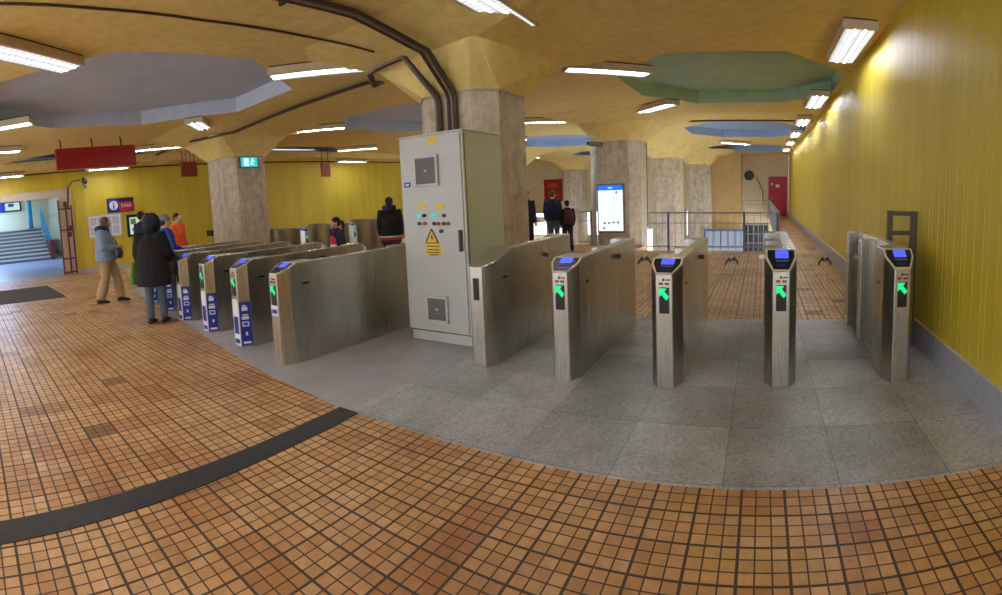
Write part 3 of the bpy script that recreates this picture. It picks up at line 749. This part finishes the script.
# things in the corridor
t = empty('steel_post', (-27.0, 3.75, 1.0)); tag(t, 'teal painted post at the head of the stairs', 'post')
MB().tube([(-1.6, 0, .75), (-1.6, 0, 2.95)], .13, 12).build('shaft', 'teal', t, smooth=True); MB().box(-1.8, -1.4, -.2, .2, .77, .8).build('foot_plate', 'teal', t)
t = empty('handrail', (-26.5, 4.45, 0)); tag(t, 'blue handrail rising beside the stairs', 'handrail')
MB().tube([(0, 0, 1.0), (-2.7, 0, 2.75), (-5, 0, 2.75)], .05, 8).build('top_rail', 'teal', t, smooth=True)
for q in range(7): MB().tube([(-q*.45, 0, q*.29), (-q*.45, 0, 1.0+q*.29)], .03, 6).build('baluster', 'teal', t)
struct(MB().prism([(-26.3, 4.36), (-29.2, 4.36), (-29.2, 4.6), (-26.3, 4.6)], 0, 1.0).build('wall_stringer', 'redmetal'))
t = empty('display_screen', (-31.9, 2.95, 2.95)); tag(t, 'wide lit display screen on the wall above the stairs', 'screen')
MB().box(-.1, .0, -.72, .72, 0, .62).build('housing', 'navy', t); MB().box(0, .02, -.62, .62, .08, .55).build('lit_face', 'displaywhite', t); MB().box(.02, .03, -.62, -.3, .08, .55).box(.02, .03, -.1, .25, .3, .5).build('picture_print', 'bluevinyl', t)
t = MB().box(-14.0, -11.3, -.4, 2.12, .0, .014).build('floor_mat', 'matting', bevel=.004); tag(t, 'worn charcoal entrance mat on the tiles before the stair opening', 'mat')

# map light box on the far column
t = empty('map_sign', (-4.2, 13.7, .42)); tag(t, 'lit metro map poster with a blue header on a concrete column', 'map sign')
MB().box(-.4, .4, -.07, 0, -.04, 1.34).build('housing', 'vent', t, bevel=.008)
f = MB().box(-.36, .36, -.08, -.068, .02, 1.16).build('lit_map', 'mapwhite', t)
h_ = MB().box(-.36, .36, -.08, -.068, 1.16, 1.3).build('blue_header', 'mapblue', t)
MB().box(-.06, -.01, -.084, -.078, 1.215, 1.245).box(0, .06, -.084, -.078, 1.215, 1.245).build('caption_print', 'exitwhite', h_)
k = MB()
k.bar((.1, -.083, .3), (.1, -.083, .95), .004, .012, up=(0, 1, 0)).bar((.1, -.083, .95), (.06, -.083, 1.02), .004, .012, up=(0, 1, 0)).bar((-.18, -.083, .24), (.22, -.083, .27), .004, .016, up=(0, 1, 0))
k.build('map_print', 'dark', f)
for x, z in ((.18, 1.1), (-.18, .24), (.22, .26), (-.2, .1), (-.05, .24), (.08, .26)): MB().disc((x, -.085, z), .032, .005).build('map_dot', 'cof_green', f)
t = empty('security_camera', (-4.62, 13.6, 2.82)); tag(t, 'small pale bullet camera on the column with the lit map', 'camera')
MB().tube([(0, .1, .05), (0, -.1, .05)], .03, 8).build('bracket', 'pipe_pale', t); MB().tube([(.28, -.14, 0), (-.08, -.2, .06)], [.075, .07], 10).build('housing', 'pipe_pale', t, smooth=True); MB().tube([(-.08, -.2, .06), (-.14, -.21, .07)], .05, 10).build('lens', 'black', t)
# far wall fan and red poster
t = empty('wall_fan', (-.8, YB-.01, 2.42)); tag(t, 'black ventilation fan on the far cream wall', 'fan')
MB().box(-.42, .42, -.12, 0, -.38, .38).build('housing', 'cream', t)
rg = MB(); n = 24
rg.loft([[(.3*math.cos(2*PI*j/n), -.13, .3*math.sin(2*PI*j/n)) for j in range(n)], [(.3*math.cos(2*PI*j/n), -.12, .3*math.sin(2*PI*j/n)) for j in range(n)]]); rg.build('grille_ring', 'black', t)
for q in range(5):
    a = 2*PI*q/5; k = MB().loft([[(0, -.14, 0), (.26*math.cos(a), -.14, .26*math.sin(a)), (.26*math.cos(a+.7), -.17, .26*math.sin(a+.7))], [(0, -.15, 0), (.26*math.cos(a), -.15, .26*math.sin(a)), (.26*math.cos(a+.7), -.18, .26*math.sin(a+.7))]]); k.build('blade', 'dark', t)
o = MB().tube([(-.38, YB-.03, 2.3), (-.2, YB-.03, 2.0), (.0, YB-.03, 1.5), (.05, YB-.03, .6)], .02, 6).build('cable', 'dark', smooth=True); tag(o, 'loose cable hanging from the fan on the far cream wall', 'cable')
t = empty('poster', (-13.35, YB-.02, 1.0)); tag(t, 'red poster on the far wall above the man in the blue jacket', 'poster')
MB().box(-.65, .65, -.03, 0, 0, 1.45).build('sheet', 'redsign', t); MB().box(-.35, .3, -.036, -.03, .9, 1.2).box(-.4, .1, -.036, -.03, .55, .65).box(.1, .4, -.036, -.03, .3, .45).build('patch_print', 'stripe', t)

# ------------------------------------------------------------------ stairwell railings
def railing(a, b_, label, mat, n, mid=True, posts=3, postmat=None):
    a, b_ = Vector(a), Vector(b_)
    t = empty('railing', a); tag(t, label, 'railing'); d = b_-a
    MB().bar((0, 0, .98), d+Vector((0, 0, .98)), .035, .035).build('top_rail', mat, t)
    MB().bar((0, 0, .12), d+Vector((0, 0, .12)), .03, .03).build('bottom_rail', mat, t)
    if mid: MB().bar((0, 0, .72), d+Vector((0, 0, .72)), .02, .02).build('middle_rail', mat, t)
    for i in (posts if isinstance(posts, tuple) else [k/(posts-1) for k in range(posts)]):
        q = d*i; MB().box(q.x-.025, q.x+.025, q.y-.025, q.y+.025, 0, 1.0).build('post', postmat or mat, t)
    for i in range(n):
        q = d*(i+.5)/n; MB().box(q.x-.006, q.x+.006, q.y-.006, q.y+.006, .12, .97).build('baluster', mat, t)
railing((-2.95, 12.7, 0), (.38, 12.7, 0), 'grey blue railing across the near edge of the stairwell', 'greyrail', 20, True, (.17, .75, 1), 'bluerail')
railing((.42, 12.8, 0), (.42, 28.5, 0), 'long grey railing along the stairwell beside the tiled walkway', 'greyrail', 60, True, 7)
railing((-1.1, 28.6, 0), (.36, 28.6, 0), 'short railing at the far end of the stairwell below the fan', 'greyrail', 8, True, 2)
railing((-7.6, 13.8, 0), (-4.85, 13.8, 0), 'railing between the child with the backpack and the map column', 'greyrail', 12, True, 3)
# lit poster and glass stand down in the stairwell
t = empty('light_box', (-2.1, 27.6, -3.0)); tag(t, 'row of pale blue lit panels down in the stairwell', 'light box')
for i in range(5): MB().box(-1.0+i*.42, -.62+i*.42, -.05, .02, .9, 2.3).build('lit_panel', 'posterlight', t)
MB().box(-1.1, 1.15, .02, .12, -1.5, 2.4).build('frame', 'bluerail', t)

t = empty('light_box', (-5.25, 23.2, -2.2)); tag(t, 'single white lit panel down in the stairwell beside the tall grey column', 'light box')
MB().box(-.28, .28, -.05, .02, .95, 1.95).build('lit_panel', 'daylight', t); MB().box(-.33, .33, .02, .12, -2.3, 2.0).build('frame', 'greyrail', t)
o = MB().tube([(-4.8, 13.95, 0), (-4.8, 13.95, 2.8)], .07, 10).build('drain_pipe', 'white', smooth=True); tag(o, 'pale vertical pipe down the edge of the column with the lit map', 'pipe')
# ------------------------------------------------------------------ people
def fuse(mb, name, mat, parent, voxel, loc=None, smooth_it=3):
    """one continuous surface out of overlapping closed shapes"""
    me = mb.mesh(name); o = bpy.data.objects.new(name, me); C.objects.link(o)
    r = o.modifiers.new('fuse', 'REMESH'); r.mode = 'VOXEL'; r.voxel_size = voxel; r.use_smooth_shade = True
    s = o.modifiers.new('smooth', 'SMOOTH'); s.factor = .5; s.iterations = smooth_it
    dg = bpy.context.evaluated_depsgraph_get(); dg.update()
    m2 = bpy.data.meshes.new_from_object(o.evaluated_get(dg))
    bpy.data.objects.remove(o)
    m2.name = name; m2.materials.clear(); m2.materials.append(M[mat])
    for p in m2.polygons: p.use_smooth = True
    o = bpy.data.objects.new(name, m2); C.objects.link(o)
    if parent: o.parent = parent
    if loc: o.location = loc
    return o

V = Vector
def pose(**kw):
    J = dict(pelvis=(0,0,.93), waist=(0,-.0,1.06), chest=(0,.0,1.28), neck=(0,.01,1.45), head=(0,-.015,1.585),
             sl=(.175,.01,1.39), el=(.215,.03,1.11), wl=(.21,-.07,.87), sr=(-.175,.01,1.39), er=(-.215,.03,1.11), wr=(-.21,-.07,.87),
             hl=(.09,0,.91), kl=(.1,-.02,.5), al=(.1,.02,.085), hr=(-.09,0,.91), kr=(-.1,-.02,.5), ar=(-.1,.02,.085), yaw=0)
    J.update(kw); return {k: (V(v) if isinstance(v, tuple) else v) for k, v in J.items()}

def oval(c, rx, ry, yaw=0, n=16):
    return [(c[0]+rx*math.cos(2*PI*j/n)*math.cos(yaw)-ry*math.sin(2*PI*j/n)*math.sin(yaw), c[1]+rx*math.cos(2*PI*j/n)*math.sin(yaw)+ry*math.sin(2*PI*j/n)*math.cos(yaw), c[2]) for j in range(n)]

def torso_rings(J, k, low=None):
    p, w, c, n = J['pelvis'], J['waist'], J['chest'], J['neck']
    r = [oval(p+V((0,0,-.08)), .13*k, .1*k), oval(p, .165*k, .115*k), oval(w, .14*k, .1*k), oval(c+V((0,0,-.06)), .165*k, .12*k), oval(c+V((0,0,.06)), .175*k, .115*k), oval((c+n)/2+V((0,0,.03)), .125*k, .085*k), oval(n, .065, .062)]
    return r

def hand(mb, w, e, side, curl=.5):
    d = (w-e).normalized(); inw = V((-side, 0, 0)); inw = (inw-d*inw.dot(d)).normalized(); fwd = d.cross(inw)*side
    if fwd.y > 0: fwd = -fwd
    mb.tube([w-d*.015, w+d*.03, w+d*.085], [(.026, .02), (.04, .02), (.04, .017)], 8)
    for i, L in enumerate((.062, .074, .07, .052)):
        b = w+d*.08+fwd*(.03-.02*i); m = b+d*L*.55+inw*.006; t = m+d*L*.4*(1-curl*.5)+inw*L*.45*curl
        mb.tube([b, m, t], [.0095, .009, .0075], 6)
    b = w+d*.03+fwd*.034; mb.tube([b, b+d*.03+fwd*.024, b+d*.06+fwd*.026+inw*.012], [.012, .0105, .008], 6)

def head_mb(mb, h, yaw, hs=1.0):
    i = len(mb.v)
    mb.ball((0, .012, .03), (.077, .094, .093), 16, 11)
    mb.tube([(0, -.02, .03), (0, -.03, -.03), (0, -.038, -.088)], [(.066, .075), (.061, .066), (.034, .038)], 14)
    mb.tube([(0, -.083, .022), (0, -.1, -.012), (0, -.112, -.022), (0, -.085, -.03)], [.009, .012, .015, .012], 8)
    for s in (-1, 1):
        mb.ball((s*.078, .012, .0), (.012, .022, .033), 8, 6)
        mb.ball((s*.03, -.078, .034), (.022, .012, .008), 8, 6)
    mb.ball((0, -.086, -.053), (.024, .012, .007), 8, 6); mb.ball((0, -.085, -.064), (.02, .012, .007), 8, 6)
    mb.xf(Matrix.Translation(h) @ Matrix.Rotation(yaw, 4, 'Z') @ Matrix.Scale(hs, 4), i)

def person(loc, rz, scale, label, J, top='blackcoat', legs='jeans', shoes='boots', hair='hair_dark', style='short', coat_len=.86, k=1.25, leg_r=1.0, flare=1.0, hood=None, extra=None, cap=None, group=None, voxel=.0085, hs=1.0):
    body = MB()
    body.loft(torso_rings(J, .92))
    h = J['head']; yaw = J['yaw']
    body.tube([J['chest']+V((0,0,.1)), J['neck'], h+V((0,.01,-.04))], [.075, .055, .054], 12)
    head_mb(body, h, yaw, hs)
    for s, side in (('l', 1), ('r', -1)):
        S_, E_, W_ = J['s'+s], J['e'+s], J['w'+s]
        body.tube([S_+(J['chest']-S_)*.3, S_, (S_+E_)/2, E_, E_*.4+W_*.6, W_], [.06, .055, .046, .04, .036, .026], 10)
        hand(body, W_, E_, side)
        H_, K_, A_ = J['h'+s], J['k'+s], J['a'+s]
        body.tube([H_+V((0,0,.04)), H_*.7+K_*.3, K_, K_*.6+A_*.4, A_], [.088, .08, .056, .056, .036], 12)
        f = J.get('f'+s, V((0, -1, 0)))
        body.tube([A_+V((0,0,-.03))-f*.05, A_+V((0,0,-.045))+f*.05, A_+V((0,0,-.06))+f*.15], [.032, .034, .022], 8)
    P = fuse(body, 'person', 'skin', None, voxel)
    P.location = loc; P.rotation_euler = (0, 0, rz); P.scale = (scale,)*3
    tag(P, label, 'person', group)
    # eyes
    R = Matrix.Translation(h) @ Matrix.Rotation(yaw, 4, 'Z') @ Matrix.Scale(hs, 4)
    for s in (-1, 1): MB().ball((s*.03, -.082, .021), (.011, .008, .008), 8, 6).xf(R).build('eye', 'hair_dark', P, smooth=True)
    MB().ball((0, -.093, -.058), (.02, .006, .006), 8, 6).xf(R).build('mouth', 'cap', P, smooth=True)
    # trousers
    t = MB(); p = J['pelvis']
    t.loft([oval(p+V((0,0,-.1)), .165, .125), oval(p, .185, .135), oval(J['waist']+V((0,0,-.02)), .16, .12)])
    for s in 'lr':
        H_, K_, A_ = J['h'+s], J['k'+s], J['a'+s]
        t.tube([H_+V((0,0,.03)), H_*.65+K_*.35, K_, K_*.5+A_*.5, A_+V((0,0,.01))], [.1, .095*leg_r, .075*leg_r, .068*leg_r*flare, .06*leg_r*flare], 12)
    fuse(t, 'trousers', legs, P, .011)
    # shoes
    for s in 'lr':
        A_ = J['a'+s]; f = J.get('f'+s, V((0, -1, 0)))
        q = MB(); base = V((A_.x, A_.y, A_.z-.085+.0))
        q.tube([base-f*.07+V((0,0,.035)), base+V((0,0,.045)), base+f*.1+V((0,0,.035)), base+f*.185+V((0,0,.026))], [(.036, .034), (.042, .044), (.044, .034), (.026, .024)], 10)
        q.tube([base+V((0,0,.04)), A_+V((0,0,.05))], [.045, .05], 10)
        fuse(q, 'shoe', shoes, P, .009)
    # jacket or coat
    t = MB(); p = J['pelvis']
    rings = []
    lowz = coat_len
    fl_ = 1.0 + max(0, (.9-lowz))*.45
    rings.append(oval(V((p.x, p.y, lowz)), .185*fl_*k/1.25, .15*fl_*k/1.25))
    if lowz < .85: rings.append(oval(V((p.x, p.y, (lowz+.93)/2)), .19*k/1.25*(1+fl_)/2, .15*k/1.25*(1+fl_)/2))
    rings += [oval(p+V((0,0,.02)) if lowz < .9 else p+V((0,0,.04)), .175*k/1.25*1.05, .135*k/1.25*1.05), oval(J['waist'], .145*k, .112*k), oval(J['chest']+V((0,0,-.06)), min(.158*k, .235), min(.125*k, .185)), oval(J['chest']+V((0,0,.07)), min(.165*k, .21), min(.115*k, .15)), oval((J['chest']+J['neck'])/2+V((0,0,.05)), min(.115*k, .15), min(.085*k, .11)), oval(J['neck']+V((0,0,.02)), .078, .075)]
    t.loft(rings)
    for s in 'lr':
        S_, E_, W_ = J['s'+s], J['e'+s], J['w'+s]
        kk = k/1.25
        t.tube([S_+(J['chest']-S_)*.35, S_, (S_+E_)/2, E_, (E_+W_)/2, W_+(E_-W_)*.06], [.08*kk, .082*kk, .074*kk, .066*kk, .06*kk, .048*kk], 12)
    jk = fuse(t, 'coat' if coat_len < .8 else 'jacket', top, P, .012)
    # hair, cap, hood
    if style:
        q = MB(); q.ball((0, .022, .045), (.087, .098, .09), 16, 10)
        if style == 'short': q.ball((0, .06, .0), (.075, .055, .07), 12, 8)
        if style == 'long':
            q.tube([(0, .05, .02), (0, .07, -.09), (0, .08, -.2)], [(.085, .06), (.1, .06), (.085, .045)], 12)
            for s in (-1, 1): q.tube([(s*.07, -.0, .03), (s*.085, -.01, -.07), (s*.075, -.03, -.17)], [.035, .036, .022], 8)
        if style == 'pony':
            q.ball((0, .06, .0), (.078, .055, .07), 12, 8); q.tube([(0, .1, .04), (0, .15, .02), (0, .165, -.08), (0, .15, -.16)], [.025, .035, .035, .014], 8)
        q.xf(R); fuse(q, 'hair', hair, P, .009)
    if cap:
        q = MB(); q.ball((0, .015, .06), (.094, .105, .085), 16, 10); q.tube([(0, .01, .03), (0, .01, .055)], [(.096, .106), (.097, .107)], 16); q.xf(R)
        fuse(q, 'knitted_hat', cap, P, .009)
    if hood:
        q = MB(); n = J['neck']
        if hood[0] == 'up': q.ball((0, .03, .02), (.125, .13, .15), 16, 10); q.xf(R)
        else: q.tube([n+V((.1, -.05, .02)), n+V((.11, .06, .04)), n+V((0, .13, .02)), n+V((-.11, .06, .04)), n+V((-.1, -.05, .02))], [.04, .055, .07, .055, .04], 10)
        fuse(q, 'hood', hood[1], P, .011)
        if hood[0] == 'up':
            q = MB()
            for a in [2*PI*i/22 for i in range(22)]: q.ball((.12*math.cos(a), -.05, .02+.14*math.sin(a)), .042, 10, 7)
            q.xf(R); fuse(q, 'hood_trim', 'fur', P, .011)
    if extra: extra(P, J)
    return P

def held(mb, name, mat, P, label, cat, voxel=.012):
    """a bag or similar held by a person: its own object, placed in the person's frame"""
    o = fuse(mb, name, mat, None, voxel)
    o.location = P.location; o.rotation_euler = P.rotation_euler; o.scale = P.scale
    tag(o, label, cat); return o

# woman in the grey blue puffer jacket, walking towards the gates, looking down at her hands
Jw = pose(head=(.02,-.06,1.575), neck=(0,-.02,1.45), el=(.23,-.03,1.12), wl=(.12,-.24,1.1), er=(-.23,-.03,1.12), wr=(-.08,-.26,1.1),
          kl=(.11,-.16,.52), al=(.11,-.2,.1), kr=(-.1,.02,.5), ar=(-.1,.16,.1), yaw=.35)
Pw = person((-9.58, 2.66, 0), math.radians(150), 1.0, 'woman in grey blue puffer jacket and khaki trousers, looking down at her hands', Jw, top='puffer', legs='khaki', shoes='boots', hair='hair_brown', style='long', coat_len=.84, k=1.75, leg_r=1.25, flare=1.25, hood=('down', 'navy'))
def quilting(P, J):
    for z in (.92, 1.0, 1.08, 1.16, 1.24): pass
b_ = MB(); b_.tube([(.16, -.26, .98), (.0, -.3, .98), (-.16, -.26, .98)], [(.05, .1), (.06, .12), (.05, .1)], 12); b_.tube([(.13, -.26, 1.06), (.14, -.2, 1.2), (.12, -.06, 1.42)], .014, 6)
held(b_, 'handbag', 'black', Pw, 'black handbag held in front by the woman in the puffer jacket', 'bag')

# person in the long black coat, back turned, at the gate
Jb = pose(head=(0,-.05,1.56), neck=(0,-.02,1.44), el=(.25,.0,1.12), wl=(.27,-.16,.93), er=(-.25,-.04,1.12), wr=(-.25,-.27,1.0),
          kl=(.1,-.0,.48), al=(.1,.02,.09), kr=(-.08,-.08,.48), ar=(-.08,-.1,.09), yaw=-.1)
Pb = person((-7.03, 2.66, 0), math.radians(222), .945, 'person in long black hooded coat standing at a gate, back turned', Jb, top='blackcoat', legs='jeans', shoes='boots', hair='hair_dark', style='short', coat_len=.62, k=1.78, leg_r=.95, hood=('up', 'navy'))
b_ = MB(); b_.tube([(.42, -.16, .98), (.44, -.18, .82), (.44, -.18, .62)], [(.04, .08), (.07, .15), (.06, .14)], 10); b_.tube([(.3, -.2, .93), (.38, -.2, 1.02), (.42, -.15, .97)], .014, 6)
held(b_, 'shopping_bag', 'greenbag', Pb, 'green shopping bag held by the person in the black coat', 'bag')
b_ = MB(); b_.tube([(-.3, -.22, 1.05), (-.31, -.2, .9), (-.3, -.19, .74)], [(.04, .1), (.07, .15), (.06, .14)], 10)
held(b_, 'handbag', 'boots', Pb, 'dark bag hanging on the arm of the person in the black coat', 'bag')

person((-8.34, 3.46, 0), math.radians(175), .945, 'person in grey knitted hat and blue jacket inside a gate lane', pose(wr=(-.12,-.3,1.0), er=(-.24,-.05,1.12)), top='bluejacket', legs='jeans', hair='hair_dark', style='short', cap='beanie', k=1.3)
def vest(P, J):
    pass
person((-10.95, 4.86, 0), math.radians(120), .97, 'person in bright orange safety jacket beyond the gates', pose(), top='hivis', legs='darkblue', hair='hair_dark', style='short', k=1.4)
person((-11.95, 4.33, 0), math.radians(200), 1.05, 'dark haired person mostly hidden behind the black coat, before the lit display case', pose(), top='navy', legs='jeans', hair='hair_dark', style='short')
# girl
def scarf(P, J):
    q = MB(); c = J['chest']; q.loft([oval(c+V((0,-.03,-.3)), .13, .12), oval(c+V((0,-.035,-.05)), .15, .13), oval(J['neck']+V((0,-.02,-.02)), .085, .085)])
    fuse(q, 'top', 'redtop', P, .012)
    q = MB(); q.loft([oval(c+V((0,-.05,-.28)), .125, .12), oval(c+V((0,-.05,-.2)), .135, .125)]); fuse(q, 'white_panel', 'whitetop', P, .012)
person((-7.0, 6.25, 0), math.radians(-4), .765, 'girl in red and white top with dark ponytail, between the gates', pose(yaw=-.5), hs=1.18, top='navy', legs='jeans', hair='hair_dark', style='pony', k=1.2, extra=scarf)
# man in black seen from behind
def belt(P, J):
    q = MB(); q.loft([oval(V((0,0,.80)), .235, .19), oval(V((0,0,.86)), .25, .21)]); fuse(q, 'red_hem', 'stripe', P, .01)
    q = MB(); q.loft([oval(V((0,0,.86)), .245, .2), oval(V((0,0,.89)), .25, .205)]); fuse(q, 'pale_hem', 'whitetop', P, .01)
    q = MB(); q.loft([oval(V((0,0,.72)), .22, .175), oval(V((0,0,.80)), .23, .185)]); fuse(q, 'dark_hem', 'burgundy', P, .01)
person((-6.95, 7.7, 0), math.radians(218), .955, 'man in black padded jacket with striped hem, back turned beside the cabinet', pose(), top='blackcoat', legs='darkblue', hair='hair_dark', style='short', k=1.5, hood=('down', 'navy'), extra=belt, coat_len=.84)
# far group behind the map column
person((-5.45, 12.45, 0), math.radians(190), .95, 'man in blue jacket and jeans walking away beside the child', pose(kl=(.1,-.15,.5), al=(.1,-.12,.1), ar=(-.1,.18,.1)), top='darkblue', legs='jeans', hair='hair_brown', style='short', k=1.35)
Pc = person((-4.98, 12.3, 0), math.radians(215), .79, 'child in dark clothes with a backpack beside the man in blue', pose(kl=(.1,-.12,.5), al=(.1,-.1,.1), ar=(-.1,.16,.1)), top='blackcoat', legs='navy', hair='hair_dark', style='short', k=1.3)
b_ = MB(); b_.loft([oval(V((0, .2, .95)), .15, .08), oval(V((0, .23, 1.1)), .17, .11), oval(V((0, .21, 1.3)), .16, .09), oval(V((0, .18, 1.42)), .1, .05)])
held(b_, 'backpack', 'burgundy', Pc, 'burgundy and black backpack worn by the child', 'backpack')
person((-5.62, 11.2, 0), math.radians(180), .97, 'person in dark clothes half hidden behind the cabinet column', pose(), top='navy', legs='blackcoat', hair='hair_brown', style='short')

# ------------------------------------------------------------------ world, camera
w = bpy.data.worlds.new('World'); S.world = w; w.use_nodes = True
bg = w.node_tree.nodes['Background']; bg.inputs[0].default_value = (.86, .92, 1, 1); bg.inputs[1].default_value = 1.2

f, cy = 506.8, 242.15
yaw, pi_, ro = -.5176, .09244, -.04457
cam = bpy.data.cameras.new('Camera'); cam.type = 'PANO'; cam.panorama_type = 'CENTRAL_CYLINDRICAL'
cam.central_cylindrical_range_u_min = -501/f; cam.central_cylindrical_range_u_max = 501/f
cam.central_cylindrical_range_v_min = -(595-cy)/f; cam.central_cylindrical_range_v_max = cy/f
co = bpy.data.objects.new('Camera', cam); C.objects.link(co)
fw_ = Vector((math.sin(yaw)*math.cos(pi_), math.cos(yaw)*math.cos(pi_), -math.sin(pi_))); r0 = Vector((math.cos(yaw), -math.sin(yaw), 0)); u0 = r0.cross(fw_)
r2 = math.cos(ro)*r0+math.sin(ro)*u0; u2 = -math.sin(ro)*r0+math.cos(ro)*u0
mw = Matrix((( r2.x, u2.x, -fw_.x, 0), (r2.y, u2.y, -fw_.y, 0), (r2.z, u2.z, -fw_.z, 1.55), (0, 0, 0, 1)))
co.matrix_world = mw; cam.clip_start = .02
S.camera = co
S.view_settings.view_transform = 'Standard'; S.view_settings.look = 'None'; S.view_settings.gamma = 1; S.view_settings.use_curve_mapping = False
S.view_settings.exposure = 1.2
S.cycles.use_denoising = True
S.cycles.max_bounces = 10; S.cycles.diffuse_bounces = 6; S.cycles.transparent_max_bounces = 12
